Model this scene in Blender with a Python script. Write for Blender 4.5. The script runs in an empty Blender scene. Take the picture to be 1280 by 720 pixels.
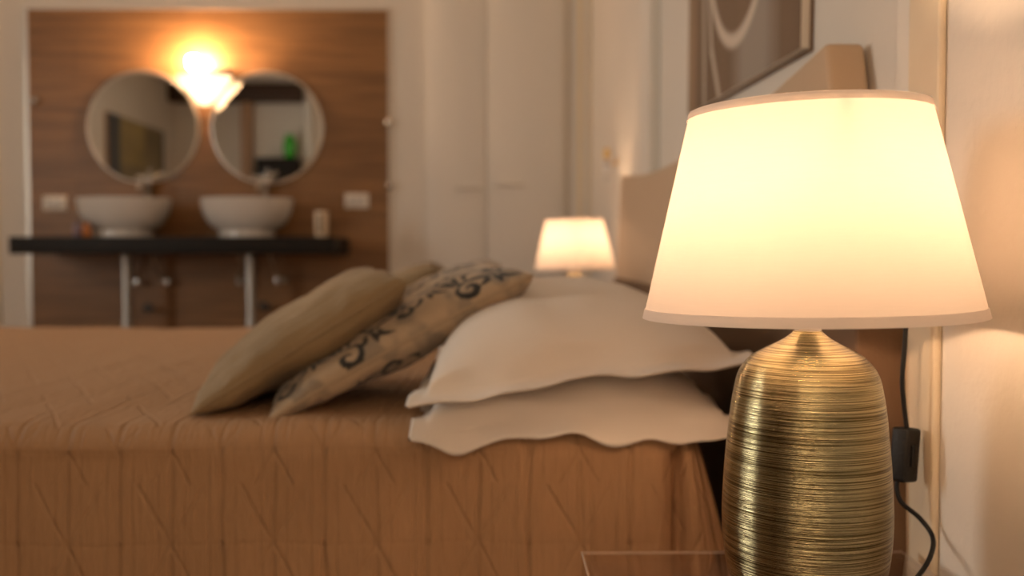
import bpy, bmesh, math, random
from mathutils import Vector, Matrix, noise
PI = math.pi
random.seed(7)
S = bpy.context.scene
COL = S.collection
EYE = 0.78

# ------------------------------------------------------------------ camera
cam_d = bpy.data.cameras.new('camera'); cam = bpy.data.objects.new('camera', cam_d); COL.objects.link(cam)
cam.location = (0, 0, EYE)
cam.rotation_euler = (PI/2 - math.atan(42/1200), 0, -math.atan(15/1200))
cam_d.sensor_width = 36; cam_d.lens = 1200/1280*36
cam_d.clip_start = 0.02
cam_d.dof.use_dof = True; cam_d.dof.focus_distance = 0.94; cam_d.dof.aperture_fstop = 3.0
S.camera = cam

# ------------------------------------------------------------------ world, daylight, warm fill, exposure
LAMP = (1.0, 0.615, 0.35)          # warm bulb light
BULB = 245.0                      # radiance of the bedside bulbs
SCONCE = 700.0
DAY = (1.0, 0.91, 0.79)
WARM_FILL = (1.0, 0.66, 0.38)  # tint of the fill light behind the camera
w = bpy.data.worlds.new('world'); S.world = w; w.use_nodes = True
w.node_tree.nodes['Background'].inputs[0].default_value = (0.75, 0.82, 0.95, 1)
w.node_tree.nodes['Background'].inputs[1].default_value = 0.6
def area(name, loc, rot, sx, sy, power, color):
    l = bpy.data.lights.new(name, 'AREA'); l.shape = 'RECTANGLE'; l.size = sx; l.size_y = sy
    l.energy = power; l.color = color
    o = bpy.data.objects.new(name, l); COL.objects.link(o); o.location = loc; o.rotation_euler = rot
    return o
# daylight at the side window, and an added warm fill at the rear one
area('daylight_side_window', (-4.30, 1.95, 1.50), (0, -PI/2, 0), 1.6, 1.0, 58, DAY)
area('rear_warm_fill', (-0.24, -1.60, 1.45), (PI/2, 0, 0), 0.38, 1.7, 19, WARM_FILL)  # added fill, brightens the near bed side and pillows
S.view_settings.view_transform = 'Standard'; S.view_settings.look = 'None'
S.view_settings.gamma = 1; S.view_settings.use_curve_mapping = False
S.view_settings.exposure = 0.0

# ------------------------------------------------------------------ helpers
def tag(o, label=None, cat=None, group=None, kind=None):
    if label: o['label'] = label
    if cat: o['category'] = cat
    if group: o['group'] = group
    if kind: o['kind'] = kind
    return o
def empty(name, loc, rz=0, label=None, cat=None, group=None):
    o = bpy.data.objects.new(name, None); COL.objects.link(o); o.empty_display_size = 0.05
    o.location = loc; o.rotation_euler = (0, 0, rz)
    return tag(o, label, cat, group)
def link(name, me, mat, parent=None, smooth=True):
    o = bpy.data.objects.new(name, me); COL.objects.link(o)
    if mat: me.materials.append(mat)
    if smooth:
        for p in me.polygons: p.use_smooth = True
    if parent: o.parent = parent
    return o
class MB:
    """collects shapes into one mesh"""
    def __init__(s): s.bm = bmesh.new()
    def box(s, x0, x1, y0, y1, z0, z1, bev=0, seg=2, M=None):
        b = bmesh.new()
        bmesh.ops.create_cube(b, size=1)
        for v in b.verts:
            v.co = Vector((x0+(v.co.x+.5)*(x1-x0), y0+(v.co.y+.5)*(y1-y0), z0+(v.co.z+.5)*(z1-z0)))
        if bev: bmesh.ops.bevel(b, geom=b.edges[:], offset=bev, segments=seg, affect='EDGES', profile=0.5)
        if M: bmesh.ops.transform(b, matrix=M, verts=b.verts)
        s.add(b); return s
    def add(s, b):
        me = bpy.data.meshes.new('t'); b.to_mesh(me); b.free(); s.bm.from_mesh(me); bpy.data.meshes.remove(me)
    def lathe(s, prof, n=48, c=(0,0,0), M=None, cap=True):
        b = bmesh.new(); rings = []
        for r, z in prof:
            if r < 1e-5: rings.append([b.verts.new((0, 0, z))])
            else: rings.append([b.verts.new((r*math.cos(2*PI*i/n), r*math.sin(2*PI*i/n), z)) for i in range(n)])
        for a, d in zip(rings, rings[1:]):
            for i in range(n):
                j = (i+1) % n
                if len(a) == 1 and len(d) == 1: continue
                if len(a) == 1: b.faces.new((a[0], d[i], d[j]))
                elif len(d) == 1: b.faces.new((a[i], a[j], d[0]))
                else: b.faces.new((a[i], a[j], d[j], d[i]))
        bmesh.ops.recalc_face_normals(b, faces=b.faces)
        T = Matrix.Translation(c)
        if M: T = T @ M
        bmesh.ops.transform(b, matrix=T, verts=b.verts)
        s.add(b); return s
    def tube(s, pts, r, n=12, closed=False):
        b = bmesh.new(); pts = [Vector(p) for p in pts]; rings = []
        up = Vector((0.3, 0.2, 1)).normalized(); N = len(pts)
        for i, p in enumerate(pts):
            t = (pts[(i+1) % N]-pts[i-1]) if closed else (pts[min(i+1, N-1)]-pts[max(i-1, 0)])
            t.normalize(); a = t.cross(up)
            if a.length < 1e-3: a = t.cross(Vector((1, 0, 0)))
            a.normalize(); c = a.cross(t).normalized(); up = c
            rr = r[i] if isinstance(r, (list, tuple)) else r
            rings.append([b.verts.new(p+rr*(math.cos(2*PI*k/n)*a+math.sin(2*PI*k/n)*c)) for k in range(n)])
        pairs = list(zip(rings, rings[1:]))
        if closed: pairs.append((rings[-1], rings[0]))
        for p, q in pairs:
            for k in range(n): b.faces.new((p[k], p[(k+1) % n], q[(k+1) % n], q[k]))
        if not closed: b.faces.new(rings[0]); b.faces.new(rings[-1][::-1])
        bmesh.ops.recalc_face_normals(b, faces=b.faces)
        s.add(b); return s
    def prism(s, poly, axis, a0, a1, bev=0):
        """extrude a 2-D polygon along an axis"""
        b = bmesh.new()
        def P(u, v, a): return {'x': (a, u, v), 'y': (u, a, v), 'z': (u, v, a)}[axis]
        A = [b.verts.new(P(u, v, a0)) for u, v in poly]; B = [b.verts.new(P(u, v, a1)) for u, v in poly]
        b.faces.new(A); b.faces.new(B[::-1])
        for i in range(len(poly)):
            j = (i+1) % len(poly); b.faces.new((A[i], B[i], B[j], A[j]))
        bmesh.ops.recalc_face_normals(b, faces=b.faces)
        if bev: bmesh.ops.bevel(b, geom=b.edges[:], offset=bev, segments=3, affect='EDGES', profile=0.5)
        s.add(b); return s
    def build(s, name, mat, parent=None, smooth=True, loc=None):
        me = bpy.data.meshes.new(name); s.bm.to_mesh(me); s.bm.free()
        o = link(name, me, mat, parent, False)
        if smooth:
            for p in me.polygons: p.use_smooth = True
            me.set_sharp_from_angle(angle=math.radians(38))
        if loc: o.location = loc
        return o
def smooth_path(pts, n=8):
    pts = [Vector(p) for p in pts]; out = []
    P = [pts[0]]+pts+[pts[-1]]
    for i in range(1, len(P)-2):
        for k in range(n):
            t = k/n; a, b, c, d = P[i-1], P[i], P[i+1], P[i+2]
            out.append(0.5*((2*b)+(c-a)*t+(2*a-5*b+4*c-d)*t*t+(3*b-a-3*c+d)*t**3))
    out.append(pts[-1]); return out
def grid_mesh(name, nu, nv, f, closed_v=False, uv=None, colf=None):
    verts = [f(i/nu, j/nv) for i in range(nu+1) for j in range(nv+1)]
    faces = [(i*(nv+1)+j, (i+1)*(nv+1)+j, (i+1)*(nv+1)+j+1, i*(nv+1)+j+1) for i in range(nu) for j in range(nv)]
    me = bpy.data.meshes.new(name); me.from_pydata([tuple(v) for v in verts], [], faces)
    if uv:
        L = me.uv_layers.new(name='UVMap'); co = [uv(i/nu, j/nv) for i in range(nu+1) for j in range(nv+1)]
        for l in me.loops: L.data[l.index].uv = co[l.vertex_index]
    if colf:
        A = me.color_attributes.new('Col', 'FLOAT_COLOR', 'POINT')
        k = 0
        for i in range(nu+1):
            for j in range(nv+1):
                A.data[k].color = (*colf(i/nu, j/nv), 1); k += 1
    return me

# ------------------------------------------------------------------ materials
def mat(name, col, rough=0.6, metal=0.0, var=None, var_scale=4, stretch=(1, 1, 1), bump=0, bump_scale=60, bump_stretch=(1, 1, 1),
        emis=None, trans=0, coat=0, sheen=0, attr=None, spec=0.5, detail=4):
    m = bpy.data.materials.new(name); m.use_nodes = True; nt = m.node_tree; N = nt.nodes; L = nt.links
    b = N['Principled BSDF']; b.inputs['Base Color'].default_value = (*col, 1)
    b.inputs['Roughness'].default_value = rough; b.inputs['Metallic'].default_value = metal
    b.inputs['Coat Weight'].default_value = coat; b.inputs['Sheen Weight'].default_value = sheen
    b.inputs['Specular IOR Level'].default_value = spec
    b.inputs['Transmission Weight'].default_value = trans
    tc = N.new('ShaderNodeTexCoord')
    def nz(scale, st):
        mp = N.new('ShaderNodeMapping'); mp.inputs['Scale'].default_value = st; L.new(tc.outputs['Object'], mp.inputs[0])
        t = N.new('ShaderNodeTexNoise'); t.inputs['Scale'].default_value = scale; t.inputs['Detail'].default_value = detail
        L.new(mp.outputs[0], t.inputs['Vector']); return t
    if attr:
        a = N.new('ShaderNodeAttribute'); a.attribute_name = attr; L.new(a.outputs['Color'], b.inputs['Base Color'])
    if var:
        t = nz(var_scale, stretch); r = N.new('ShaderNodeValToRGB')
        r.color_ramp.elements[0].position = 0.3; r.color_ramp.elements[1].position = 0.7
        r.color_ramp.elements[0].color = (*col, 1); r.color_ramp.elements[1].color = (*var, 1)
        L.new(t.outputs['Fac'], r.inputs[0]); L.new(r.outputs[0], b.inputs['Base Color'])
    if bump:
        t = nz(bump_scale, bump_stretch); bp = N.new('ShaderNodeBump'); bp.inputs['Strength'].default_value = bump
        bp.inputs['Distance'].default_value = 0.005
        L.new(t.outputs['Fac'], bp.inputs['Height']); L.new(bp.outputs[0], b.inputs['Normal'])
    if emis:
        b.inputs['Emission Color'].default_value = (*emis[0], 1); b.inputs['Emission Strength'].default_value = emis[1]
    return m
def clear_mat(name, tint, ior=1.45, rough=0.02):
    """thin clear acrylic: see-through with mirror-like glints, no refraction"""
    m = bpy.data.materials.new(name); m.use_nodes = True; nt = m.node_tree; N = nt.nodes; L = nt.links
    N.remove(N['Principled BSDF']); o = N['Material Output']
    t = N.new('ShaderNodeBsdfTransparent'); t.inputs[0].default_value = (*tint, 1)
    g = N.new('ShaderNodeBsdfGlossy'); g.inputs['Roughness'].default_value = rough
    f = N.new('ShaderNodeLayerWeight'); f.inputs[0].default_value = .5; p = N.new('ShaderNodeMath'); p.operation = 'POWER'; p.inputs[1].default_value = 5 if ior < 1.6 else 1.5
    L.new(f.outputs['Facing'], p.inputs[0]); q = N.new('ShaderNodeMath'); q.operation = 'MULTIPLY_ADD'; q.inputs[1].default_value = .95; q.inputs[2].default_value = .045 if ior < 1.6 else .3
    L.new(p.outputs[0], q.inputs[0])
    mx = N.new('ShaderNodeMixShader'); L.new(q.outputs[0], mx.inputs[0]); L.new(t.outputs[0], mx.inputs[1]); L.new(g.outputs[0], mx.inputs[2])
    L.new(mx.outputs[0], o.inputs[0]); return m
def shade_mat(name, col, tr):
    """lampshade cloth: part of the light passes through"""
    m = bpy.data.materials.new(name); m.use_nodes = True; nt = m.node_tree; N = nt.nodes; L = nt.links
    N.remove(N['Principled BSDF']); o = N['Material Output']
    d = N.new('ShaderNodeBsdfDiffuse'); t = N.new('ShaderNodeBsdfTranslucent')
    tc = N.new('ShaderNodeTexCoord'); mp = N.new('ShaderNodeMapping'); mp.inputs['Scale'].default_value = (40, 40, 900)
    nz = N.new('ShaderNodeTexNoise'); nz.inputs['Scale'].default_value = 1.0; nz.inputs['Detail'].default_value = 3
    L.new(tc.outputs['Object'], mp.inputs[0]); L.new(mp.outputs[0], nz.inputs['Vector'])
    r = N.new('ShaderNodeValToRGB'); r.color_ramp.elements[0].color = (*[c*0.93 for c in col], 1); r.color_ramp.elements[1].color = (*col, 1)
    L.new(nz.outputs['Fac'], r.inputs[0]); L.new(r.outputs[0], d.inputs[0]); L.new(r.outputs[0], t.inputs[0])
    bp = N.new('ShaderNodeBump'); bp.inputs['Strength'].default_value = 0.15; bp.inputs['Distance'].default_value = 0.001
    L.new(nz.outputs['Fac'], bp.inputs['Height']); L.new(bp.outputs[0], d.inputs['Normal'])
    mx = N.new('ShaderNodeMixShader'); mx.inputs[0].default_value = tr
    L.new(d.outputs[0], mx.inputs[1]); L.new(t.outputs[0], mx.inputs[2]); L.new(mx.outputs[0], o.inputs[0]); return m

M_wall = mat('wall_plaster', (0.74, 0.70, 0.64), 0.85, var=(0.70, 0.66, 0.60), var_scale=1.5, bump=0.25, bump_scale=45)
M_white = mat('white_paint', (0.74, 0.71, 0.66), 0.45, bump=0.05, bump_scale=30)
M_cream = mat('cream_paint', (0.72, 0.62, 0.46), 0.5, var=(0.66, 0.56, 0.42), var_scale=8, bump=0.1, bump_scale=20)
M_gilt = mat('ochre_trim_paint', (0.76, 0.62, 0.38), 0.45)
M_floor = mat('floor_wood', (0.20, 0.11, 0.05), 0.4, var=(0.30, 0.17, 0.08), var_scale=6, stretch=(1, 8, 1))
M_ceil = mat('ceiling_paint', (0.70, 0.67, 0.62), 0.9)
M_beam = mat('dark_beam_wood', (0.035, 0.015, 0.008), 0.6, var=(0.06, 0.03, 0.015), stretch=(1, 10, 10))
M_post = mat('post_wood', (0.45, 0.28, 0.17), 0.6, var=(0.36, 0.22, 0.13), stretch=(10, 10, 1))
M_pipe_metal = mat('satin_pipe_metal', (0.30, 0.29, 0.28), 0.32, 1.0)
M_chrome = mat('chrome', (0.48, 0.47, 0.46), 0.2, 1.0)
M_steel = mat('edge_profile_metal', (0.60, 0.57, 0.52), 0.45, 1.0)
M_darkmetal = mat('dark_valve_metal', (0.05, 0.045, 0.04), 0.4, 0.6)
M_ceramic = mat('white_ceramic', (0.60, 0.57, 0.53), 0.12, coat=0.3)
M_black = mat('black_plastic', (0.006, 0.006, 0.006), 0.5, spec=.3, bump=0.15, bump_scale=300)
M_blackwood = mat('black_stained_wood', (0.008, 0.006, 0.005), 0.6, spec=0.25, var=(0.012, 0.009, 0.007), stretch=(1, 12, 12))
M_mirror = mat('mirror_silver', (0.90, 0.91, 0.88), 0.0, 1.0)
M_acrylic = clear_mat('clear_acrylic', (0.95, 0.90, 0.87))
M_acryledge = mat('acrylic_edge', (0.72, 0.60, 0.50), 0.25, coat=.5)
M_shade = shade_mat('lampshade_cloth', (0.76, 0.68, 0.62), 0.35)
M_shadetrim = shade_mat('lampshade_trim_cloth', (0.86, 0.80, 0.75), 0.32)
M_bulb = mat('lit_bulb', (1, 1, 1), 0.5, emis=(LAMP, BULB))
M_sconce_bulb = mat('lit_sconce_bulb', (1, 1, 1), 0.5, emis=(LAMP, SCONCE))
M_frost = shade_mat('frosted_glass', (0.92, 0.90, 0.86), 0.6)
M_linen = mat('white_linen', (0.78, 0.72, 0.66), 0.85, sheen=0.15, bump=0.08, bump_scale=400, var=(0.74, 0.68, 0.62), var_scale=3)
M_hem = mat('linen_hem', (0.80, 0.74, 0.68), 0.85)
M_headboard = mat('taupe_faux_leather', (0.50, 0.37, 0.25), 0.6, bump=0.12, bump_scale=220)
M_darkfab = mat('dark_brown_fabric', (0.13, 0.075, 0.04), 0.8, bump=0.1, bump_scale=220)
M_mattress = mat('mattress_ticking', (0.55, 0.5, 0.42), 0.9)
M_brass = mat('aged_brass', (0.70, 0.50, 0.20), 0.3, 1.0)
M_crystal = mat('cut_crystal', (0.9, 0.93, 1.0), 0.03, trans=0.8)
M_green = mat('green_glass', (0.03, 0.40, 0.02), 0.15, coat=0.5)
M_plate = mat('switch_plate_plastic', (0.72, 0.66, 0.58), 0.4)

def gold_mat():
    m = bpy.data.materials.new('gold_ribbed_glaze'); m.use_nodes = True; nt = m.node_tree; N = nt.nodes; L = nt.links
    b = N['Principled BSDF']; b.inputs['Metallic'].default_value = 1.0; b.inputs['Roughness'].default_value = 0.15
    tc = N.new('ShaderNodeTexCoord')
    def nz(st, det=3):
        mp = N.new('ShaderNodeMapping'); mp.inputs['Scale'].default_value = st; L.new(tc.outputs['Object'], mp.inputs[0])
        t = N.new('ShaderNodeTexNoise'); t.inputs['Scale'].default_value = 1.0; t.inputs['Detail'].default_value = det
        L.new(mp.outputs[0], t.inputs['Vector']); return t
    a = nz((7, 7, 1050), 5); c = nz((45, 45, 1500), 3)
    mx = N.new('ShaderNodeMath'); mx.operation = 'ADD'; L.new(a.outputs['Fac'], mx.inputs[0])
    mm = N.new('ShaderNodeMath'); mm.operation = 'MULTIPLY'; mm.inputs[1].default_value = 0.5; L.new(c.outputs['Fac'], mm.inputs[0])
    L.new(mm.outputs[0], mx.inputs[1])
    bp = N.new('ShaderNodeBump'); bp.inputs['Strength'].default_value = 0.75; bp.inputs['Distance'].default_value = 0.0010
    L.new(mx.outputs[0], bp.inputs['Height']); L.new(bp.outputs[0], b.inputs['Normal'])
    r = N.new('ShaderNodeValToRGB')
    r.color_ramp.elements[0].position = 0.36; r.color_ramp.elements[1].position = 0.60
    r.color_ramp.elements[0].color = (0.11, 0.088, 0.038, 1); r.color_ramp.elements[1].color = (0.46, 0.42, 0.25, 1)
    L.new(a.outputs['Fac'], r.inputs[0]); L.new(r.outputs[0], b.inputs['Base Color'])
    return m
M_gold = gold_mat()

def tile_mat():
    """wood-look porcelain planks: grain along X, thin joints"""
    m = bpy.data.materials.new('wood_look_tiles'); m.use_nodes = True; nt = m.node_tree; N = nt.nodes; L = nt.links
    b = N['Principled BSDF']; b.inputs['Roughness'].default_value = 0.45
    tc = N.new('ShaderNodeTexCoord'); sp = N.new('ShaderNodeSeparateXYZ'); L.new(tc.outputs['Object'], sp.inputs[0])
    cb = N.new('ShaderNodeCombineXYZ'); L.new(sp.outputs['X'], cb.inputs[0]); L.new(sp.outputs['Z'], cb.inputs[1])
    br = N.new('ShaderNodeTexBrick'); L.new(cb.outputs[0], br.inputs['Vector'])
    br.inputs['Scale'].default_value = 1; br.inputs['Brick Width'].default_value = 1.2; br.inputs['Row Height'].default_value = 0.2
    br.inputs['Mortar Size'].default_value = 0.0025; br.inputs['Color1'].default_value = (0.9, 0.9, 0.9, 1); br.inputs['Color2'].default_value = (1.12, 1.1, 1.05, 1)
    br.inputs['Mortar'].default_value = (0.75, 0.7, 0.65, 1)
    mp = N.new('ShaderNodeMapping'); mp.inputs['Scale'].default_value = (1.6, 1, 22); L.new(tc.outputs['Object'], mp.inputs[0])
    t = N.new('ShaderNodeTexNoise'); t.inputs['Scale'].default_value = 1.3; t.inputs['Detail'].default_value = 6; L.new(mp.outputs[0], t.inputs['Vector'])
    r = N.new('ShaderNodeValToRGB'); r.color_ramp.elements[0].position = 0.25; r.color_ramp.elements[1].position = 0.80
    r.color_ramp.elements[0].color = (0.135, 0.062, 0.019, 1); r.color_ramp.elements[1].color = (0.29, 0.145, 0.052, 1)
    L.new(t.outputs['Fac'], r.inputs[0])
    mu = N.new('ShaderNodeMixRGB'); mu.blend_type = 'MULTIPLY'; mu.inputs[0].default_value = 1
    L.new(r.outputs[0], mu.inputs[1]); L.new(br.outputs['Color'], mu.inputs[2]); L.new(mu.outputs[0], b.inputs['Base Color'])
    return m
M_tile = tile_mat()

def quilt_mat():
    """bedspread: pleat-like stitch rows with stitched triangles, on the cloth's own UV (metres)"""
    m = bpy.data.materials.new('quilted_bedspread'); m.use_nodes = True; nt = m.node_tree; N = nt.nodes; L = nt.links
    b = N['Principled BSDF']; b.inputs['Roughness'].default_value = 0.8; b.inputs['Sheen Weight'].default_value = 0.0
    uv = N.new('ShaderNodeUVMap'); uv.uv_map = 'UVMap'
    nz = N.new('ShaderNodeTexNoise'); nz.inputs['Scale'].default_value = 9; nz.inputs['Detail'].default_value = 2; L.new(uv.outputs[0], nz.inputs['Vector'])
    ad = N.new('ShaderNodeVectorMath'); ad.operation = 'MULTIPLY_ADD'; ad.inputs[1].default_value = (0.012, 0.012, 0)
    L.new(nz.outputs['Color'], ad.inputs[0]); L.new(uv.outputs[0], ad.inputs[2])
    sp = N.new('ShaderNodeSeparateXYZ'); L.new(ad.outputs[0], sp.inputs[0])
    def M(op, a, c=None, d=None):
        n = N.new('ShaderNodeMath'); n.operation = op
        for i, v in enumerate((a, c, d)):
            if v is None: continue
            if isinstance(v, (int, float)): n.inputs[i].default_value = v
            else: L.new(v, n.inputs[i])
        return n.outputs[0]
    def lines(expr, per, wid):     # 1 on the line, 0 away from it
        p = M('PINGPONG', expr, per/2); return M('SUBTRACT', 1.0, M('MINIMUM', M('DIVIDE', p, wid), 1.0))
    u, v = sp.outputs['X'], sp.outputs['Y']
    vert = lines(u, 0.078, 0.006); vert2 = lines(M('ADD', u, 0.02), 0.039, 0.004)
    d1 = lines(M('ADD', u, M('MULTIPLY', v, 0.55)), 0.078, 0.0055)
    d2 = lines(M('SUBTRACT', u, M('MULTIPLY', v, 0.55)), 0.078, 0.0055)
    hor = lines(v, 0.142, 0.006)
    # diagonals only on alternate cells
    cell = M('GREATER_THAN', M('FRACT', M('ADD', M('MULTIPLY', M('FLOOR', M('DIVIDE', u, 0.078)), 0.5), M('MULTIPLY', M('FLOOR', M('DIVIDE', v, 0.094)), 0.5))), 0.25)
    ncell = M('SUBTRACT', 1.0, cell)
    dd = M('ADD', M('MULTIPLY', M('MULTIPLY', d1, ncell), 0.55), M('MULTIPLY', M('MULTIPLY', d2, cell), 0.35))
    st = M('ADD', M('ADD', M('MULTIPLY', vert, 0.8), M('MULTIPLY', vert2, 0.3)), M('ADD', dd, M('MULTIPLY', hor, 0.15)))
    n2 = N.new('ShaderNodeTexNoise'); n2.inputs['Scale'].default_value = 1; n2.inputs['Detail'].default_value = 4
    mp = N.new('ShaderNodeMapping'); mp.inputs['Scale'].default_value = (150, 22, 1); L.new(uv.outputs[0], mp.inputs[0]); L.new(mp.outputs[0], n2.inputs['Vector'])
    h = M('ADD', M('MULTIPLY', st, -1.0), M('MULTIPLY', n2.outputs['Fac'], 0.9))
    bp = N.new('ShaderNodeBump'); bp.inputs['Strength'].default_value = 0.9; bp.inputs['Distance'].default_value = 0.005
    L.new(h, bp.inputs['Height']); L.new(bp.outputs[0], b.inputs['Normal'])
    r = N.new('ShaderNodeValToRGB'); r.color_ramp.elements[0].color = (0.36, 0.21, 0.108, 1); r.color_ramp.elements[1].color = (0.43, 0.255, 0.135, 1)
    L.new(n2.outputs['Fac'], r.inputs[0]); L.new(r.outputs[0], b.inputs['Base Color'])
    return m
M_quilt = quilt_mat()

# ================================================================== THE SETTING
W = 0.52          # headboard wall (right)
BW = 5.50         # wall with the vanity
RW = -1.50        # wall behind the camera
LW = -4.20        # left wall
CH = 2.95
def struct(name, mb, m, smooth=False):
    o = mb.build(name, m, None, smooth); o['kind'] = 'structure'; return o
struct('floor', MB().box(LW-.1, W+.1, RW-.1, BW+.1, -.1, 0), M_floor)
struct('ceiling', MB().box(LW-.1, W+.1, RW-.1, BW+.1, CH, CH+.1), M_ceil)
struct('wall_right', MB().box(W, W+.1, RW-.1, BW+.1, 0, CH), M_wall)
struct('wall_back', MB().box(LW-.1, W, BW, BW+.1, 0, CH), M_wall)
lw = MB()      # left wall round the side window
for a in ((RW-.1, 1.42, 0, CH), (2.48, BW, 0, CH), (1.42, 2.48, 0, 0.65), (1.42, 2.48, 2.35, CH)): lw.box(LW-.1, LW, *a)
struct('wall_left', lw, M_wall)
rw = MB()      # wall behind the camera round the rear window
for x0, x1, z0, z1 in ((LW, -.45, 0, CH), (-.03, W, 0, CH), (-.45, -.03, 0, 0.55), (-.45, -.03, 2.35, CH)): rw.box(x0, x1, RW-.1, RW, z0, z1)
struct('wall_front', rw, M_wall)
wf = MB()
for y0, y1, z0, z1 in ((1.42, 1.47, .65, 2.35), (2.43, 2.48, .65, 2.35), (1.93, 1.97, .7, 2.3), (1.47, 2.43, .65, .70), (1.47, 2.43, 2.30, 2.35)): wf.box(LW-.07, LW-.02, y0, y1, z0, z1)
struct('window_1', wf, M_white)
wf = MB()
for x0, x1, z0, z1 in ((-.45, -.43, .55, 2.35), (-.05, -.03, .55, 2.35), (-.43, -.05, .55, .60), (-.43, -.05, 2.30, 2.35)): wf.box(x0, x1, RW-.07, RW-.02, z0, z1)
struct('window_2', wf, M_white)
# wood-look tile field and its metal edge profile
TX0, TX1, TZ = -2.66, -0.632, 2.16
struct('wall_tiles', MB().box(TX0, TX1, BW-.012, BW, 0, TZ), M_tile)
struct('trim_1', MB().box(TX0-.022, TX0, BW-.018, BW, 0, TZ+.012).box(TX1, TX1+.012, BW-.018, BW, 0, TZ+.012).box(TX0, TX1, BW-.018, BW, TZ, TZ+.012), M_steel)
struct('trim_2', MB().box(-2.93, -2.845, BW-.02, BW, 0, CH, .003), M_cream)
# corner strips by the wardrobe
struct('trim_3', MB().box(.446, .462, BW-.040, BW, 0, CH, .003), M_gilt)
struct('trim_4', MB().box(.500, .508, BW-.038, BW, 0, CH, .002), M_gilt)
struct('trim_10', MB().box(.426, .520, BW-.034, BW, 0, CH, .002), M_white)
# shallow pilaster behind the far end of the headboard
struct('trim_5', MB().box(.484, W, 3.13, 3.33, 0, CH, .003), M_white)
# door casing beside the near bedside table
struct('trim_6', MB().box(.5145, W, 1.205, 1.250, 0, CH, .002), M_white)
struct('trim_7', MB().box(.510, W, 1.118, 1.204, 0, CH, .004), M_cream)
struct('baseboard_back', MB().box(TX1+.02, .43, BW-.015, BW, 0, .09, .003), M_white)
struct('baseboard_left', MB().box(LW, LW+.015, RW, BW, 0, .09, .003), M_white)

# ================================================================== BED
BN, BF, BT = 1.459, 3.52, EYE-.260       # near side, far side, top of the bedspread
bed = empty('bed', (-.75, (BN+BF)/2, 0), 0, 'wide double bed with a tall taupe headboard whose upper edge dips in the middle', 'bed')
def inbed(o): o.parent = bed; o.matrix_parent_inverse = Matrix.Translation(bed.location).inverted(); return o
inbed(MB().box(-1.84, .28, BN+.05, BF-.05, .26, BT-.02, .05, 4).build('mattress', M_mattress))
inbed(MB().box(-1.82, .30, BN+.06, BF-.06, .10, .26, .01).build('bed_base', M_headboard))
for x in (-1.7, .2):
    for y in (BN+.15, BF-.15): inbed(MB().lathe([(0, 0), (.025, 0), (.035, .11), (0, .11)], 20, (x, y, 0)).build('leg', M_blackwood))
# headboard: outline in the Y-Z plane, flaring towards the floor, upper edge dipping
cY = (BN+BF)/2
hb = []
def htop(t): return EYE + .243 + .055*abs(t)**2.2
for i in range(25):
    t = -1+2*i/24; hb.append((cY+t*1.135, htop(t)))
hb = [(cY-1.30, 0.0), (cY-1.30, .35), (cY-1.285, .66), (cY-1.20, .88)]+hb+[(cY+1.20, .88), (cY+1.285, .66), (cY+1.30, .35), (cY+1.30, 0.0)]
inbed(MB().prism(hb, 'x', .456, .513, .009).build('headboard', M_headboard))

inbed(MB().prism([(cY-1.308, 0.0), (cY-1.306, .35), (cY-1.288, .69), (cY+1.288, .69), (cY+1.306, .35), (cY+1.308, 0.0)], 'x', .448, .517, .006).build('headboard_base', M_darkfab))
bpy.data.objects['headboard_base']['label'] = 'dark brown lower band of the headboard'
# bedspread: top, rounded sides and drop down both sides
bs_prof = []
R = .045
def prof(s):
    """arc length s -> (y, z); s=0 at the near hem"""
    drop = BT-.06-R
    if s < drop: return BN-.012*(1-s/drop)**1.3, .06+s
    s -= drop; q = PI/2*R
    if s < q: a = s/R; return BN+R-R*math.cos(a), BT-R+R*math.sin(a)
    s -= q; wd = BF-BN-2*R
    if s < wd: return BN+R+s, BT
    s -= wd
    if s < q: a = s/R; return BF-R+R*math.sin(a), BT-R+R*math.cos(a)
    s -= q; return BF, BT-R-s
SL = 2*(BT-.06-R)+PI*R+(BF-BN-2*R)
def bsf(u, v):
    x = -1.90+u*2.172; s = v*SL; y, z = prof(s)
    n = noise.noise(Vector((x*2.2, s*2.2, 0)))*.010 + noise.noise(Vector((x*9, s*5, 3)))*.004
    side = s < BT-.06-R
    if side: y -= n*1.3 + .006*math.sin(x*17+.8*math.sin(x*5))*(1-s/(BT-.06))
    else: z += n
    if side and x > .235: y += .034*((x-.235)/.037)**2.5
    # foot end hangs down
    if x < -1.86: z -= (-1.86-x)*1.5
    return (x, y, z)
bs = link('bedspread', grid_mesh('bedspread', 260, 300, bsf, uv=lambda u, v: (u*2.172, v*SL)), M_quilt)
tag(bs, 'brown quilted bedspread with stitched rows and triangles, draped over the double bed', 'bedspread')
def cornf(u, v):     # slanting corner fold of the bedspread beside the headboard
    z = BT+.004-v*(BT-.055); x0 = .273-.004*v; x1 = .292+.085*min(1, v*1.5)**.9
    x = x0+(x1-x0)*u
    y = BN+.022-.034*math.sin(PI*.5*min(1, u*2.2))+.050*max(0, u-.35)**1.5+.02*(1-min(1, v*3))**2 + noise.noise(Vector((x*12, z*5, 1)))*.008
    if v < .1: y += (.1-v)*.35
    return (x, y, z)
o = link('corner_fold', grid_mesh('corner_fold', 24, 60, cornf, uv=lambda u, v: (u*.09, v*.5)), M_quilt, bs)
sm = o.modifiers.new('thick', 'SOLIDIFY'); sm.thickness = .004

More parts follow.
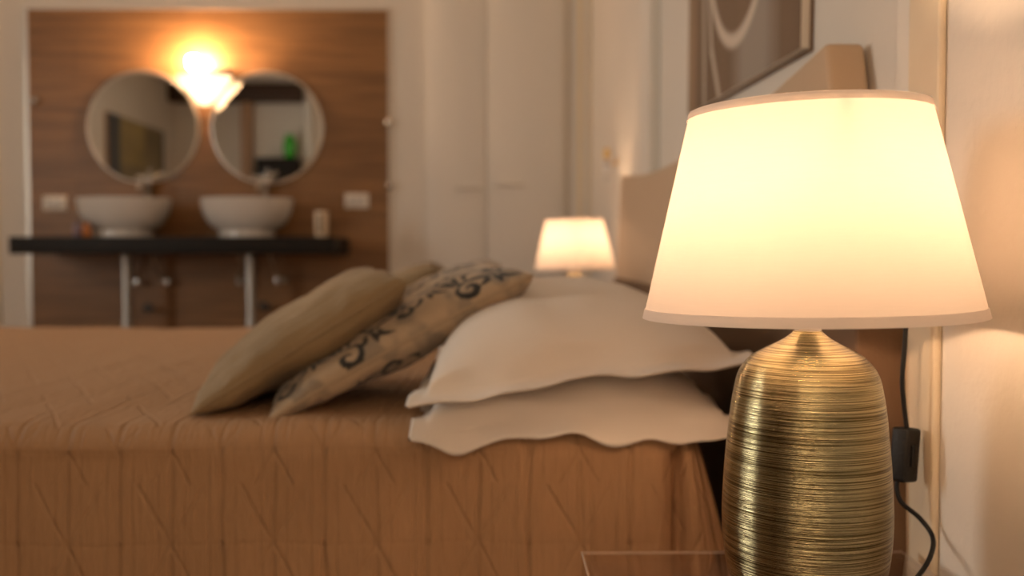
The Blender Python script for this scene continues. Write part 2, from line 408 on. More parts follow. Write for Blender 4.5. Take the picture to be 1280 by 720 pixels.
# ------------------------------------------------------------------ white pillows
def pillow(name, x0, x1, y0, y1, base, thick, seed, label, group, hemdrop=.0, tiltx=0.0, rest=None, wav=1.0):
    """domed pillow with a flat flange round it; base(x,y) -> height of what it lies on"""
    cx, cy, hx, hy = (x0+x1)/2, (y0+y1)/2, (x1-x0)/2, (y1-y0)/2
    NU, NV = 90, 120
    def outline(s, t):
        # mid edges pull in a little, corners stick out
        px = cx+hx*s*(1-.035*(1-t*t)); py = cy+hy*t*(1-.03*(1-s*s)); return px, py
    def dome(s, t):
        a = max(0, 1-abs(s/.90)**2.3); b = max(0, 1-abs(t/.93)**3.0)
        return (a**.50)*(b**.55)
    verts = []; faces = []
    def edgewave(s, t):
        e = max(abs(s), abs(t)); k = max(0, (e-.80)/.20)
        ang = (s if abs(t) > abs(s) else t)*3.1+seed
        return wav*k*k*(.006*math.sin(ang*1.9)+.005*math.sin(ang*4.3+seed*2)+.004*noise.noise(Vector((s*5, t*5, seed)))*2)
    def P(s, t, top):
        px, py = outline(s, t); D = dome(s, t)
        wr = noise.noise(Vector((px*6+seed, py*5, seed)))*.012+noise.noise(Vector((px*16, py*9+seed, 2)))*.004
        fold = .006*math.sin((px*3.2+py*2.0)*7+seed)*D*(1-D)*2
        z = base(px, py)+tiltx*s
        z += (rest(px, py)-z)*(D**.8) if rest else 0
        if top: z += thick*D+(wr*min(1, D*2.5)+fold)+.005
        else: z += thick*D*.02
        z += edgewave(s, t)
        if t < -.9: z -= hemdrop*((-.9-t)/.1)
        py2 = py + (0.006*math.sin(px*31+seed) if t < -.9 else 0)
        return (px, py2, z)
    idx = {}
    for top in (1, 0):
        for i in range(NU+1):
            for j in range(NV+1):
                s = -1+2*i/NU; t = -1+2*j/NV
                s = math.copysign(abs(s)**.85, s); t = math.copysign(abs(t)**.85, t)
                if not top and (i in (0, NU) or j in (0, NV)): idx[(0, i, j)] = idx[(1, i, j)]; continue
                idx[(top, i, j)] = len(verts); verts.append(P(s, t, top))
    for top in (1, 0):
        for i in range(NU):
            for j in range(NV):
                q = (idx[(top, i, j)], idx[(top, i+1, j)], idx[(top, i+1, j+1)], idx[(top, i, j+1)])
                faces.append(q if top else q[::-1])
    me = bpy.data.meshes.new(name); me.from_pydata(verts, [], faces)
    o = link(name, me, M_linen); tag(o, label, 'pillow', group)
    # stitched cord line of the hem, just inside the edge
    pts = [P(s, -.90, 1) for s in [-.97+1.94*k/60 for k in range(61)]]
    return o
PX0, PX1 = -.137, .372
def base_low(x, y):
    e = max(0, (BN+.01-y)/.05); return BT+.006-.022*min(1, e)
def hem_up(x, y): return EYE-.217+.115*(x-PX0)+.006*math.sin(x*9)
pillow('pillow', PX0, PX1, 1.425, 2.25, base_low, .098, 1.3, 'white pillow lying flat on the bed nearest the camera, lower of the near two', 'white bed pillows', hemdrop=.018, wav=1.25)
pillow('pillow', PX0-.004, PX1+.012, 1.415, 2.26, hem_up, .105, 4.1, 'white pillow on top of the near stack, beside the gold lamp', 'white bed pillows', hemdrop=.010, rest=lambda x, y: EYE-.158, wav=.5)
pillow('pillow', PX0-.02, PX1, 2.66, 3.46, lambda x, y: BT+.006, .085, 2.2, 'white pillow lying flat on the far half of the bed, lower of the far two', 'white bed pillows')
pillow('pillow', PX0, PX1, 2.66, 3.46, lambda x, y: BT+.040, .085, 6.4, 'white pillow on top of the far stack, in front of the small distant lamp', 'white bed pillows', rest=lambda x, y: BT+.085)

# ------------------------------------------------------------------ cushions leaning on the pillows
def scroll_curves():
    rnd = random.Random(11); C = []
    def spiral(cx, cy, r, a0, turns, d, w):
        pts = []
        for k in range(26):
            t = k/25; a = a0+d*turns*2*PI*t; rr = r*(1-t*.86)
            pts.append((cx+rr*math.cos(a), cy+rr*math.sin(a), w*(.55+.9*math.sin(PI*min(1, t*1.1)))))
        C.append(pts)
    def stroke(x0, y0, x1, y1, bend, w):
        pts = []; dx, dy = x1-x0, y1-y0
        for k in range(16):
            t = k/15; b = bend*math.sin(PI*t); pts.append((x0+dx*t-dy*b, y0+dy*t+dx*b, w*math.sin(PI*(.08+.88*t))))
        C.append(pts)
    # winding vines with curled tendrils and leaves
    for yc, ph in ((-.70, 0), (-.02, 1.9), (.66, 3.6)):
        f = lambda x: yc+.085*math.sin(x*6.5+ph)
        for x0, x1 in ((-.92, -.34), (-.22, .26), (.36, .90)):
            C.append([(x0+(x1-x0)*k/24, f(x0+(x1-x0)*k/24), .034*math.sin(PI*(.1+.8*k/24))) for k in range(25)])
        x = -.84; k = 0
        while x < .90:
            sg = 1 if k % 2 else -1; y = f(x); R_ = (.105, .080, .12)[k % 3]
            spiral(x+.02, y+sg*(R_+.015), R_, -sg*PI/2, 1.15, sg*(1 if k % 3 else -1), .036)
            stroke(x-.06, y-sg*.01, x-.15, y-sg*.12, .25*sg, .050); stroke(x+.05, y-sg*.01, x+.14, y-sg*.13, -.3*sg, .046)
            stroke(x-.01, y-sg*.02, x, y-sg*.16, .1, .048)
            if k % 2: stroke(x+.12, y+sg*.16, x+.20, y+sg*.07, .35*sg, .040)
            x += .235; k += 1
    return C
def make_scroll_grid(n):
    """rasterises the scrolls into an n x n coverage grid over [-1,1]^2"""
    g = [[0.0]*(n+1) for _ in range(n+1)]
    for c in scroll_curves():
        for (x0, y0, w0), (x1, y1, w1) in zip(c, c[1:]):
            wm = max(w0, w1)+.012
            i0 = max(0, int((min(x0, x1)-wm+1)/2*n)); i1 = min(n, int((max(x0, x1)+wm+1)/2*n)+1)
            j0 = max(0, int((min(y0, y1)-wm+1)/2*n)); j1 = min(n, int((max(y0, y1)+wm+1)/2*n)+1)
            dx, dy = x1-x0, y1-y0; L2 = dx*dx+dy*dy+1e-12
            for i in range(i0, i1+1):
                x = i/n*2-1
                for j in range(j0, j1+1):
                    y = j/n*2-1
                    t = max(0, min(1, ((x-x0)*dx+(y-y0)*dy)/L2)); d = math.hypot(x-x0-dx*t, y-y0-dy*t); ww = (w0+(w1-w0)*t)*.5
                    g[i][j] = max(g[i][j], max(0, min(1, (ww-d)/.008+.5)))
    return g
GN = 300
SG = make_scroll_grid(GN)
M_pattern = mat('damask_cushion_cloth', (0.5, 0.45, 0.38), 0.75, attr='Col', sheen=0.2, bump=0.08, bump_scale=300)
def khaki_mat():
    m = mat('khaki_crinkle_cloth', (0.225, 0.155, 0.078), 0.7, var=(0.28, 0.195, 0.10), var_scale=5, sheen=0.1)
    nt = m.node_tree; N = nt.nodes; L = nt.links
    uv = N.new('ShaderNodeTexCoord'); mp = N.new('ShaderNodeMapping'); mp.inputs['Scale'].default_value = (11, 70, 11); L.new(uv.outputs['Object'], mp.inputs[0])
    t = N.new('ShaderNodeTexNoise'); t.inputs['Scale'].default_value = 1; t.inputs['Detail'].default_value = 3; t.inputs['Distortion'].default_value = .6
    L.new(mp.outputs[0], t.inputs['Vector'])
    bp = N.new('ShaderNodeBump'); bp.inputs['Strength'].default_value = .8; bp.inputs['Distance'].default_value = .008
    L.new(t.outputs['Fac'], bp.inputs['Height']); L.new(bp.outputs[0], N['Principled BSDF'].inputs['Normal']); return m
M_khaki = khaki_mat()
M_pipe = mat('beige_piping_cloth', (0.36, 0.27, 0.18), 0.8)
_arc = []
def arc_of(t, hy, T):
    if not _arc:
        _arc.append(0); K = 400
        f = lambda q: T*max(0, 1-q*q)**.38
        for k in range(K):
            a, b_ = -1+2*k/K, -1+2*(k+1)/K; _arc.append(_arc[-1]+math.hypot(hy*(b_-a), f(b_)-f(a)))
    return _arc[max(0, min(400, round((t+1)*200)))]
def cushion_mesh(name, hx, hy, T, n, seed, pinch=.07, pattern=False, m=None, sag=0.0):
    """square cushion in its own XY plane; T = half thickness"""
    verts = []; faces = []; idx = {}; cols = []
    def P(s, t, sg):
        D = (max(0, 1-s*s)**(.38 if s < 0 else .38-.10*s))*(max(0, 1-t*t)**.38)
        x = hx*s*(1-pinch*(1-t*t)*abs(s)); y = hy*t*(1-pinch*(1-s*s)*abs(t))
        wr = noise.noise(Vector((x*10+seed, y*10, sg)))*.010+noise.noise(Vector((x*28, y*22+seed, sg)))*.0035
        z = sg*(T*D*(1+.18*s))+wr*min(1, D*3)*sg
        z += sag*(s*s-.35)
        return (x, y, z)
    for sg in (1, -1):
        for i in range(n+1):
            for j in range(n+1):
                s, t = -math.cos(PI*i/n), -math.cos(PI*j/n)
                s = .6*s+.4*(-1+2*i/n); t = .6*t+.4*(-1+2*j/n)
                if sg == -1 and (i in (0, n) or j in (0, n)): idx[(-1, i, j)] = idx[(1, i, j)]; continue
                idx[(sg, i, j)] = len(verts); verts.append(P(s, t, sg))
                if pattern:
                    qv = arc_of(t, hy, T)/.524*sg
                    a = SG[int((s+1)/2*GN)][int((qv % 1)*GN)]
                    g = noise.noise(Vector((s*3.5, qv*5, 5)))+.6*noise.noise(Vector((s*11, qv*16, 1)))+.35*max(0, s-.3)
                    g = max(0, min(1, (g-.02)*4))
                    base = [c0+(c1-c0)*g*.8 for c0, c1 in zip((.40, .30, .20), (.22, .18, .135))]
                    cols.append([b0*(1-a)+.012*a for b0 in base])
    for sg in (1, -1):
        for i in range(n):
            for j in range(n):
                q = (idx[(sg, i, j)], idx[(sg, i+1, j)], idx[(sg, i+1, j+1)], idx[(sg, i, j+1)])
                faces.append(q if sg == 1 else q[::-1])
    me = bpy.data.meshes.new(name); me.from_pydata(verts, [], faces)
    if pattern:
        A = me.color_attributes.new('Col', 'FLOAT_COLOR', 'POINT')
        for k, c in enumerate(cols): A.data[k].color = (*c, 1)
    o = link(name, me, m)
    # piping along the seam
    ring = []
    for a, b0, c0, d0 in ((-1, -1, 1, -1), (1, -1, 1, 1), (1, 1, -1, 1), (-1, 1, -1, -1)):
        for k in range(24): t = k/24; ring.append(P(a+(c0-a)*t, b0+(d0-b0)*t, 1))
    MB().tube(ring, .0028, 8, True).build('piping', M_pipe if pattern else m, o)
    return o
def lean(o, foot, ang, cy, yaw=0):
    """foot = (x, z) of the lower edge, ang = lean from horizontal; cushion's X axis runs up the slope"""
    hx = o['hx']; del o['hx']
    x = foot[0]+hx*math.cos(ang); z = foot[1]+hx*math.sin(ang)
    o.location = (x, cy, z); o.rotation_euler = (0, -ang, yaw)
def put(o, hx, *a, **k): o['hx'] = hx; lean(o, *a, **k)
c = cushion_mesh('cushion', .246, .235, .054, 240, 3, pattern=True, m=M_pattern, sag=-.004)
tag(c, 'beige cushion with black scrolls leaning on the near white pillows', 'cushion', 'patterned cushions')
put(c, .246, (-.425, BT-.004), math.radians(28), 1.80, yaw=math.radians(12))
c2 = c.copy(); COL.objects.link(c2)
for ch in list(c.children): d = ch.copy(); COL.objects.link(d); d.parent = c2
c2.rotation_euler.z = 0; c2.location = (c.location.x-.01, 3.08, c.location.z)
tag(c2, 'beige patterned cushion leaning on the far white pillows, behind the near one', 'cushion')
k1 = cushion_mesh('cushion', .202, .225, .060, 110, 9, m=M_khaki, sag=.002)
tag(k1, 'plain khaki crinkled cushion at the front, leaning on the near patterned cushion', 'cushion', 'khaki cushions')
put(k1, .202, (-.545, BT+.003), math.radians(31.5), 1.79, yaw=math.radians(12))
k2 = k1.copy(); COL.objects.link(k2)
for ch in list(k1.children): d = ch.copy(); COL.objects.link(d); d.parent = k2
k2.rotation_euler.z = 0; k2.location = (k1.location.x+.01, 3.06, k1.location.z)
tag(k2, 'plain khaki cushion mostly hidden, just its top showing behind the near khaki cushion', 'cushion')

# ================================================================== BEDSIDE TABLES (clear acrylic)
NT = EYE-.36
def bedside_table(loc, label):
    t = empty('bedside_table', loc, 0, label, 'bedside table', 'clear acrylic bedside tables')
    MB().box(-.196, .196, -.20, .20, -.012, 0, .002).build('tabletop', M_acrylic, t).location.z = NT
    MB().tube([(-.195, -.199, 0), (-.195, .199, 0), (.195, .199, 0), (.195, -.199, 0)], .0022, 8, True).build('top_edge', M_acryledge, t).location.z = NT-.003
    for x in (-.196, .186): MB().box(x, x+.010, -.20, .20, 0, NT-.012, .002).build('side_panel', M_acrylic, t)
    MB().box(-.186, .186, -.198, .198, .15, .16, .002).build('shelf', M_acrylic, t)
    return t
nt1 = bedside_table((.295, .955, 0), 'clear acrylic bedside table under the large gold lamp')
nt2 = nt1.copy(); COL.objects.link(nt2); nt2.location = (.30, 4.0, 0)
for ch in list(nt1.children): d = ch.copy(); COL.objects.link(d); d.parent = nt2
tag(nt2, 'clear acrylic bedside table beyond the bed, under the small distant lamp', 'bedside table')

# ================================================================== TABLE LAMPS
def table_lamp(loc):
    t = empty('table_lamp', loc, 0, 'gold ribbed table lamp with a lit cream shade, large in the right foreground', 'lamp', 'gold bedside lamps')
    H = .36-.078     # height of the body above the table top
    prof = [(0, 0), (.052, 0), (.058, .004), (.068, .010), (.0780, .030), (.0832, .060), (.0848, .090), (.0842, .115), (.0825, .145), (.0798, .175),
            (.0765, .205), (.0722, .229), (.0685, .240), (.0625, .249), (.055, .2565), (.045, .2625), (.034, .268), (.024, .2735), (.0165, .279), (.014, H), (0, H)]
    # resample and add fine irregular ribs
    pp = [Vector((r, z, 0)) for r, z in prof[1:-1]]; sp = smooth_path(pp, 22); rib = []
    for p in sp:
        r = p.x + (noise.noise(Vector((p.y*1500, 0, 0)))*.00022+noise.noise(Vector((p.y*600, 7, 0)))*.00022 if p.x > .02 else 0)
        rib.append((r, p.y))
    MB().lathe([(0, 0)]+rib+[(0, H)], 128).build('lamp_base', M_gold, t)
    MB().lathe([(.0135, H), (.0135, H+.02), (.018, H+.022), (.018, H+.055), (.012, H+.06), (0, H+.06)], 32).build('socket', M_ceramic, t)
    MB().lathe([(.012, H+.055), (.016, H+.064), (.0262, H+.084), (.0268, H+.088), (0, H+.088)], 32).build('bulb_collar', M_ceramic, t)
    bl = MB().lathe([(0, -.003), (.0265, -.002), (.025, .012), (.016, .026), (0, .031)], 32).build('bulb', M_bulb, t); bl.location.z = H+.091
    zb, zt = .36-.0625, .36+.146
    def ring(z): return .1675+(.1178-.1675)*(z-zb)/(zt-zb)
    sh = MB()
    sh.lathe([(ring(zb), zb), (ring(zt), zt)], 96)
    s = sh.build('lamp_shade', M_shade, t)
    def band(z0, z1, nm): MB().lathe([(ring(z0)+.0009, z0), (ring(z1)+.0009, z1), (ring(z1)+.0002, z1+.0006)], 96).build(nm, M_shadetrim, s)
    band(zb-.0006, zb+.0085, 'shade_trim'); band(zt-.0065, zt+.0008, 'shade_trim')
    s.rotation_euler = (0, math.radians(-1.1), 0); s.location = (.0062, 0, 0)
    # stray threads on the upper rim
    f = MB(); rn = random.Random(4)
    for k in range(150):
        a = rn.uniform(0, 2*PI); r = ring(zt); p = Vector((r*math.cos(a), r*math.sin(a), zt+.0006)); q = Vector((rn.uniform(-.0022, .0022), rn.uniform(-.0022, .0022), rn.uniform(.0006, .0018)))
        f.tube([p, p+q*.6, p+q+Vector((.0006, 0, -.0004))], .00018, 4)
    f.build('loose_threads', M_shadetrim, s)['kind'] = 'stuff'
    fr = MB(); 
    for k in range(3):
        a = k*2*PI/3+.5; fr.tube([(.016*math.cos(a), .016*math.sin(a), H+.055), (ring(zt)*.98*math.cos(a), ring(zt)*.98*math.sin(a), zt-.004)], .0012, 6)
    fr.tube([(ring(zt)*.98*math.cos(2*PI*k/40), ring(zt)*.98*math.sin(2*PI*k/40), zt-.003) for k in range(40)], .0013, 6, True)
    fr.build('shade_frame', M_steel, s)
    return t
LX, LY = .3155, .978
lamp = table_lamp((LX, LY, NT))
# cord with its inline switch (local to the lamp)
def lp(x, y, z): return (x-LX, y-LY, z-NT)
def at(px, py, Y):      # photo pixel -> room point at depth Y
    d = Vector(((px-640)/1200, -(py-360)/1200, -1)); d = cam.rotation_euler.to_matrix() @ d
    k = Y/d.y; return (d.x*k, Y, EYE+d.z*k)
CY = 1.13
cp = [at(1128, 330, CY), at(1133, 380, CY), at(1131, 430, CY), at(1128, 480, CY), at(1134, 540, CY)]
cd = MB(); cd.tube([lp(*p) for p in smooth_path(cp, 8)], .0028, 10)
cp2 = [at(1126, 592, CY), at(1121, 608, CY), at(1127, 628, CY-.005), at(1150, 648, CY-.01), at(1166, 672, CY-.03), at(1162, 698, CY-.07)]
cp2 += [(.452, 1.03, NT+.004), (.44, 1.02, NT+.0035), (.42, 1.035, NT+.0035), (.37, 1.045, NT+.0035), (.345, 1.02, NT+.006)]
cd.tube([lp(*p) for p in smooth_path(cp2, 8)], .0028, 10)
cord = cd.build('power_cord', M_black, lamp)
sw = MB(); a0, a1 = Vector(at(1134, 534, CY)), Vector(at(1128, 602, CY))
sw.box(-.0155, .0155, -.011, .011, -.032, .032, .004, 3)
s_ = sw.build('inline_switch', M_black, cord); s_.location = lp(*((a0+a1)/2)); s_.rotation_euler = (0, math.radians(7), math.radians(38))
MB().box(-.006, .006, -.0135, -.010, -.013, .013, .0015, 2).build('switch_rocker', M_black, cord)
rk = bpy.data.objects['switch_rocker']; rk.location = s_.location; rk.rotation_euler = s_.rotation_euler
far = lamp.copy(); COL.objects.link(far); far.location = (.312, 4.0, NT); tag(far, 'small distant table lamp with a lit cream shade, beyond the white pillows', 'lamp')
for ch in list(lamp.children):
    if ch.name.startswith('power_cord'): continue
    d = ch.copy(); COL.objects.link(d); d.parent = far
    for g in list(ch.children): e = g.copy(); COL.objects.link(e); e.parent = d

# ================================================================== PICTURE ABOVE THE HEADBOARD
py0, py1, pz0, pz1 = 1.602, 2.56, 1.136, 1.83
pic = empty('framed_picture', (W, (py0+py1)/2, pz0), 0, 'brown picture with pale looping shapes hung above the headboard', 'picture')
hw = (py1-py0)/2; hh = pz1-pz0
def pcol(u, v):
    y = u*(py1-py0); z = v*hh      # y from the near end
    n = noise.noise(Vector((y*6, z*2, 0)))*.5+.5; n2 = noise.noise(Vector((y*25, z*3, 4)))*.5+.5
    c = [a+(b-a)*n for a, b in zip((.085, .045, .022), (.15, .09, .05))]
    def mixc(col, k):
        k = max(0, min(1, k))
        for i in range(3): c[i] += (col[i]-c[i])*k
    def line(y0, z0, y1, z1, w, col):
        dx, dz = y1-y0, z1-z0; t = max(0, min(1, ((y-y0)*dx+(z-z0)*dz)/(dx*dx+dz*dz))); mixc(col, 1.5-math.hypot(y-y0-dx*t, z-z0-dz*t)/w)
    e = math.hypot((y-.44)/.29, (z-.44)/.34)
    if e > 1 and .12 < y < .60: mixc((.27, .24, .21), (1-abs((y-.30)/.20))*1.6)       # grey veil below the loop
    if e < 1: mixc((.17, .11, .065), .6*n2)
    mixc((.58, .52, .45), 1.5-abs(e-1)*.3/.013)
    line(.72, .30, .68, .12, .012, (.50, .45, .38)); line(.68, .12, .56, -.05, .012, (.50, .45, .38))
    line(.80, .70, .75, -.05, .012, (.46, .42, .35))
    if y > .87: mixc((.30, .19, .11), .7)
    return c
M_canvas = mat('painted_canvas', (.3, .2, .1), .6, attr='Col', bump=.1, bump_scale=250)
me = grid_mesh('canvas', 240, 170, lambda u, v: (-.0205, (u-.5)*(py1-py0), v*hh), colf=pcol)
link('canvas', me, M_canvas, pic)
fr = MB()
e = .006
fr.box(-.006, -.001, -hw-e, -hw, -e, hh+e, .001).box(-.006, -.001, hw, hw+e, -e, hh+e, .001).box(-.006, -.001, -hw, hw, -e, 0, .001).box(-.006, -.001, -hw, hw, hh, hh+e, .001)
fr.build('frame', mat('picture_frame_wood', (.16, .10, .06), .45), pic)
MB().box(-.020, -.001, -hw, hw, 0, hh).build('backing_board', M_plate, pic)
pic.rotation_euler = (math.radians(1.6), 0, 0)

# crystal wall light over the far bedside table
sc = empty('wall_sconce', (W, 4.27, 1.19), 0, 'tiny brass and crystal wall sconce above the distant lamp', 'sconce')
MB().lathe([(0, 0), (.016, 0), (.016, .006), (.008, .010), (0, .012)], 24, (0, 0, 0), Matrix.Rotation(-PI/2, 4, 'Y')).build('back_plate', M_brass, sc)
MB().tube(smooth_path([(-.008, 0, 0), (-.03, 0, -.014), (-.046, 0, 0), (-.046, 0, .012)], 6), .003, 8).build('arm', M_brass, sc)
MB().lathe([(0, .01), (.011, .014), (.016, .03), (.013, .055), (.006, .062), (0, .063)], 20, (-.046, 0, 0)).build('cup', M_brass, sc)
MB().lathe([(0, -.055), (.009, -.045), (.014, -.028), (.016, -.010), (.010, .006), (0, .008)], 8, (-.046, 0, 0)).build('crystal_drop', M_crystal, sc, smooth=False)
MB().lathe([(0, -.085), (.007, -.078), (.008, -.070), (0, -.058)], 8, (-.046, 0, 0)).build('crystal_bead', M_crystal, sc, smooth=False)

# ================================================================== WARDROBE DOORS IN THE VANITY WALL
wd = empty('fitted_wardrobe', (-.06, BW-.002, 0), 0, 'flat white fitted wardrobe with two doors on the far wall', 'wardrobe')
MB().box(-.36, .425, -.012, 0, 0, CH-.03).build('carcass', M_white, wd)
for x0, x1, h0 in ((-.352, -.021, -.195), (-.015, .418, .045)):
    d = MB().box(x0, x1, -.034, -.013, .02, CH-.05, .003).build('door', M_white, wd)
    MB().box(h0, h0+.15, -.052, -.034, 1.147+(.02 if h0 > 0 else 0), 1.157+(.02 if h0 > 0 else 0), .003).build('handle', M_steel, d)

# ================================================================== VANITY
VZ0, VZ1, VY0 = EYE+.002, EYE+.092, 5.0
sf = MB().box(-2.54, -.860, VY0, BW-.012, VZ0, VZ1, .003).build('vanity_shelf', M_blackwood)
tag(sf, 'long black wooden shelf carrying both washbasins', 'shelf')
def basin(x, label):
    t = empty('washbasin', (x, 5.225, VZ1), 0, label, 'washbasin', 'round white washbasins')
    MB().lathe([(0, .03), (.12, .032), (.15, .045), (.205, .105), (.235, .170), (.243, .206), (.247, .210), (.251, .206), (.248, .185), (.236, .130), (.205, .075),
                (.165, .042), (.13, .034), (.135, .0), (0, 0)], 64, M=Matrix.Diagonal((1, .72, 1, 1))).build('bowl', M_ceramic, t)
    MB().lathe([(.146, .0), (.150, .004), (.150, .028), (.142, .036), (.12, .036), (.12, 0), (.146, 0)], 48).build('foot', M_ceramic, t)
    MB().lathe([(0, .034), (.022, .034), (.022, .038), (0, .040)], 24).build('drain', M_chrome, t)
    return t
def faucet(x, label):
    t = empty('faucet', (x, 5.440, VZ1), 0, label, 'faucet', 'chrome basin faucets')
    MB().lathe([(0, 0), (.030, 0), (.030, .006), (.022, .010), (.022, .250), (.025, .254), (.025, .300), (.018, .312), (0, .314)], 32).build('body', M_chrome, t)
    MB().tube(smooth_path([(0, -.01, .262), (0, -.07, .272), (0, -.13, .262), (0, -.15, .240)], 6), .013, 14).build('spout', M_chrome, t)
    MB().tube([(0, 0, .312), (.01, -.02, .326), (.035, -.075, .345)], [.010, .009, .007], 12).build('lever', M_chrome, t)
    t.scale = (1, 1, 1.1)
    MB().lathe([(0, 0), (.012, .002), (.014, .012), (.008, .022), (0, .024)], 16, (-.055, -.01, .300)).tube([(-.055, -.01, .304), (0, -.005, .300)], .006, 10).build('knob', M_chrome, t)
    return t
bx = [at(157, 290, 5.24)[0], at(310, 290, 5.24)[0]]
for x, la in zip(bx, ('round white washbasin on the left, near the small bottles', 'round white washbasin on the right, beside the pale cup')): basin(x, la)
faucet(bx[0]+.055, 'chrome faucet standing behind the left washbasin'); faucet(bx[1]+.045, 'chrome faucet standing behind the right washbasin')
def drainpipe(px, label):
    p = at(px, 350, 5.25); t = empty('drain_pipe', (p[0], 5.25, 0), 0, label, 'pipe', 'chrome drain pipes')
    MB().lathe([(0, .30), (.026, .30), (.026, .44), (.0235, .445), (.0235, VZ0), (0, VZ0)], 28).build('downpipe', M_pipe_metal, t)
    MB().lathe([(0, .22), (.034, .222), (.038, .23), (.038, .30), (.030, .31), (0, .31)], 28).build('bottle_trap', M_pipe_metal, t)
    MB().tube([(0, 0, .29), (0, .12, .29), (0, .237, .29)], .016, 14).build('waste_pipe', M_chrome, t)
drainpipe(158, 'chrome drain pipe under the left washbasin'); drainpipe(313, 'chrome drain pipe under the right washbasin')
def valve(px, py, hx, hy, m, label, hose=True):
    p = at(px, py, BW-.03); t = empty('angle_valve', (p[0], BW-.012, p[2]), 0, label, 'valve', 'water valves under the shelf')
    MB().lathe([(0, 0), (.028, 0), (.026, .006), (.012, .010), (.012, .05), (0, .05)], 20, M=Matrix.Rotation(PI/2, 4, 'X')).build('body', m, t)
    MB().lathe([(0, 0), (.017, .002), (.019, .012), (.015, .024), (0, .026)], 20, (.038, -.04, -.002), Matrix.Rotation(PI/2, 4, 'X')).tube([(0, -.04, 0), (.038, -.04, 0)], .007, 10).build('handwheel', m, t)
    if hose:
        q = at(hx, hy, BW-.09)
        MB().tube(smooth_path([(0, -.04, .006), (-.012, -.05, .04), (q[0]-p[0], q[1]-BW+.012, q[2]-p[2]), (q[0]-p[0]-.01, q[1]-BW-.02, VZ0-p[2])], 6), .009, 10).build('hose', M_chrome, t)
valve(205, 352, 195, 332, M_chrome, 'chrome angle valve with hose, right of the left drain pipe')
valve(167, 352, 163, 335, M_chrome, 'chrome angle valve half behind the left drain pipe')
valve(301, 352, 304, 335, M_chrome, 'chrome angle valve immediately left of the right drain pipe')
valve(349, 351, 341, 332, M_chrome, 'chrome angle valve with hose, farthest right under the shelf')
valve(183, 385, 0, 0, M_darkmetal, 'dark stop valve low on the tiles by the left drain pipe', False)
valve(328, 383, 0, 0, M_darkmetal, 'dark stop valve low on the tiles by the right drain pipe', False)
def mirror(px, py, label):
    p = at(px, py, BW-.02); t = empty('round_mirror', (p[0], BW-.012, p[2]), 0, label, 'mirror', 'round wall mirrors')
    Rm = .318
    MB().lathe([(0, .012), (Rm-.012, .012), (Rm-.010, .012)], 96, M=Matrix.Rotation(PI/2, 4, 'X')).build('glass', M_mirror, t)
    MB().lathe([(Rm-.012, .0125), (Rm-.010, .014), (Rm, .011), (Rm, 0), (0, 0)], 96, M=Matrix.Rotation(PI/2, 4, 'X')).build('rim', M_steel, t)
mirror(179, 159, 'round wall mirror on the left, above the left washbasin'); mirror(334, 160, 'round wall mirror on the right, above the right washbasin')
# wall light between the mirrors
p = at(257, 98, 5.40)
wl = empty('wall_light', (p[0], BW-.012, p[2]), 0, 'glowing wall light with a cone-shaped glass between the two round mirrors', 'wall light')
MB().box(-.118, .118, -.06, 0, .008, .062, .004).build('bracket', M_darkmetal, wl)
MB().lathe([(.030, -.150), (.080, -.085), (.130, -.030), (.150, -.004), (.156, .003), (.150, .004), (.128, -.024), (.078, -.080), (.028, -.144), (0, -.147), (0, -.150), (.030, -.150)], 48, (0, -.105, 0), Matrix.Diagonal((1, .6, 1, 1))).build('glass_cone', M_frost, wl)
MB().lathe([(0, -.045), (.022, -.038), (.030, -.015), (.028, .01), (.015, .03), (0, .034)], 24, (0, -.105, -.045)).build('bulb', M_sconce_bulb, wl)
MB().lathe([(0, -.03), (.026, -.026), (.034, 0), (.028, .028), (0, .036)], 24, (-.062, -.095, .085)).build('bulb', M_sconce_bulb, wl)
MB().tube([(0, -.03, .02), (0, -.105, .02)], .008, 10).build('arm', M_steel, wl)
MB().tube([(-.062, -.04, .05), (-.062, -.095, .055)], .012, 10).build('arm', M_steel, wl)
# switch plates
for px, py, la in ((68, 254, 'pale switch plate on the tiles left of the washbasins'), (446, 251, 'pale switch plate on the tiles right of the washbasins')):
    p = at(px, py, BW-.02); t = empty('switch_plate', (p[0], BW-.012, p[2]), 0, la, 'switch plate', 'switch plates')
    MB().box(-.068, .068, -.009, 0, -.042, .042, .004).build('plate', M_plate, t)
    for x in (-.033, 0, .033): MB().box(x-.014, x+.014, -.013, -.009, -.024, .024, .002).build('rocker', M_ceramic, t)
# edge knobs
for px, py, la in ((43, 126, 'small round chrome knob on the left tile edge'), (486, 153, 'upper small chrome knob on the right tile edge'), (487, 232, 'lower small chrome knob on the right tile edge')):
    p = at(px, py, BW-.04)
    o = MB().lathe([(0, 0), (.008, 0), (.008, .012), (.018, .018), (.020, .028), (.012, .036), (0, .038)], 24, M=Matrix.Rotation(PI/2, 4, 'X')).build('robe_peg', M_chrome); o.location = (p[0], BW-.016, p[2])
    tag(o, la, 'knob', 'chrome knobs')
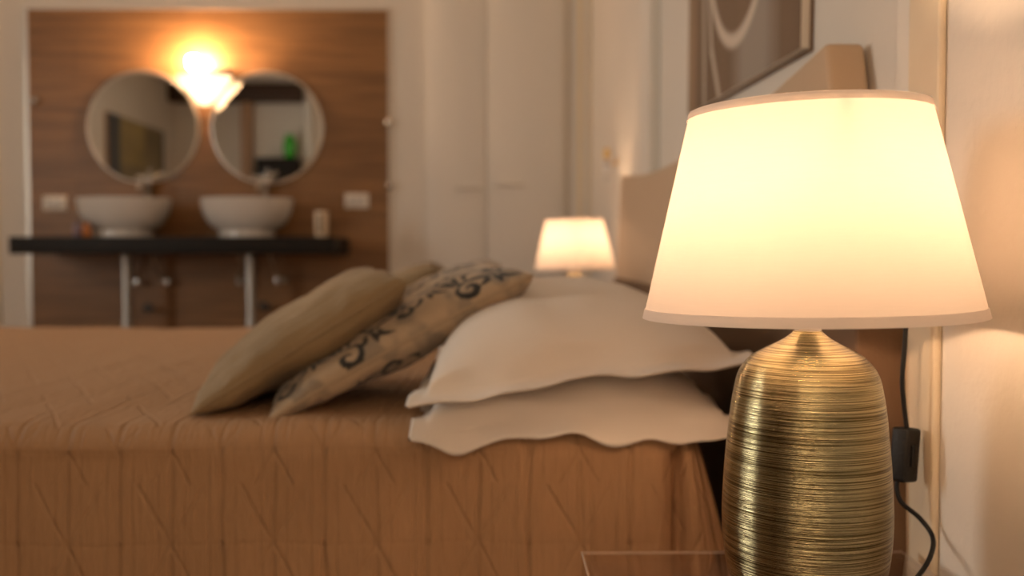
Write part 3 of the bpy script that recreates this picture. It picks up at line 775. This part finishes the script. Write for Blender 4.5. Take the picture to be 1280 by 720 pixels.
# things on the shelf
p = at(402, 290, 5.10)
cu = empty('ceramic_cup', (p[0], 5.10, VZ1), 0, 'tall pale cup with a dark stripe at the right end of the black shelf', 'cup')
MB().lathe([(0, 0), (.032, 0), (.034, .004), (.037, .135), (.035, .136), (.031, .01), (0, .008)], 32).build('body', mat('cup_cream', (.72, .58, .42), .25), cu)
MB().box(-.008, .006, -.0385, -.030, .02, .12, .002).build('stripe', M_darkmetal, cu)
def bottle(px, col, h, label):
    p = at(px, 290, 5.06); t = empty('toiletry_bottle', (p[0], 5.06, VZ1), 0, label, 'bottle', 'toiletry bottles')
    MB().lathe([(0, 0), (.020, 0), (.023, .004), (.023, h*.6), (.018, h*.72), (.010, h*.78), (0, h*.78)], 24).build('body', mat('bottle_plastic', col, .3), t)
    MB().lathe([(0, h*.78), (.012, h*.78), (.012, h), (0, h)], 20).build('cap', mat('bottle_cap', tuple(c*.6 for c in col), .4), t)
bottle(97, (.22, .16, .20), .085, 'small mauve bottle at the left of the left washbasin')
bottle(109, (.50, .17, .04), .082, 'small orange bottle right beside the left washbasin')

# ================================================================== ROOM BEHIND THE CAMERA (seen in the mirrors)
struct('trim_8', MB().box(-3.30, -3.17, RW, RW+.12, 0, CH, .004), M_post)
struct('trim_9', MB().box(-2.50, -2.40, RW, RW+.10, 0, CH, .004), M_white)
b = MB().box(-4.2, -2.50, RW, RW+.20, 2.72, CH, .006).build('ceiling_beam', M_beam)
tag(b, 'dark wooden beam under the ceiling, reflected in the right mirror', 'beam')
t = empty('black_cabinet', (-2.80, RW+.20, 0), 0, 'tall black cabinet reflected low in the right round mirror', 'cabinet')
MB().box(-.25, .25, -.18, .18, .06, 1.99, .004).build('body', M_blackwood, t)
for x0 in (-.247, .002): 
    d = MB().box(x0, x0+.245, .18, .198, .07, 1.98, .003).build('door', M_blackwood, t)
    MB().box(-.02 if x0 < 0 else .01, -.01 if x0 < 0 else .02, .198, .215, .95, 1.10, .002).build('handle', M_steel, d)
MB().box(-.23, .23, -.16, .16, 0, .06).build('plinth', M_blackwood, t)
o = MB().lathe([(0, 0), (.05, 0), (.075, .05), (.085, .14), (.07, .24), (.045, .29), (.050, .31), (.044, .31), (.04, .29), (0, .05)], 40).build('green_vase', M_green)
o.location = (-2.66, RW+.22, 1.99); tag(o, 'bright green vase on the black cabinet, reflected in the right mirror', 'vase')
pt = empty('large_painting', (LW, -.20, 1.15), 0, 'large olive and grey painting on the side wall, reflected in the left mirror', 'painting')
def pc2(u, v):
    n = noise.noise(Vector((u*4, v*4, 2)))*.5+.5; m_ = noise.noise(Vector((u*9, v*7, 8)))*.5+.5
    c = [a+(b-a)*n for a, b in zip((.16, .13, .08), (.32, .26, .15))]
    if .35 < u < .8 and v > .55: c = [c[0]+.18*m_, c[1]+.13*m_, c[2]]
    if u > .80: c = [.07+.02*n, .075+.02*n, .085+.02*n]
    if u < .06: c = [.09, .09, .09]
    return c
link('canvas', grid_mesh('canvas', 80, 50, lambda u, v: (.035, -.85+u*1.7, v*1.15), colf=pc2), M_canvas, pt)
MB().box(.001, .034, -.85, .85, 0, 1.15).build('stretcher', M_post, pt)
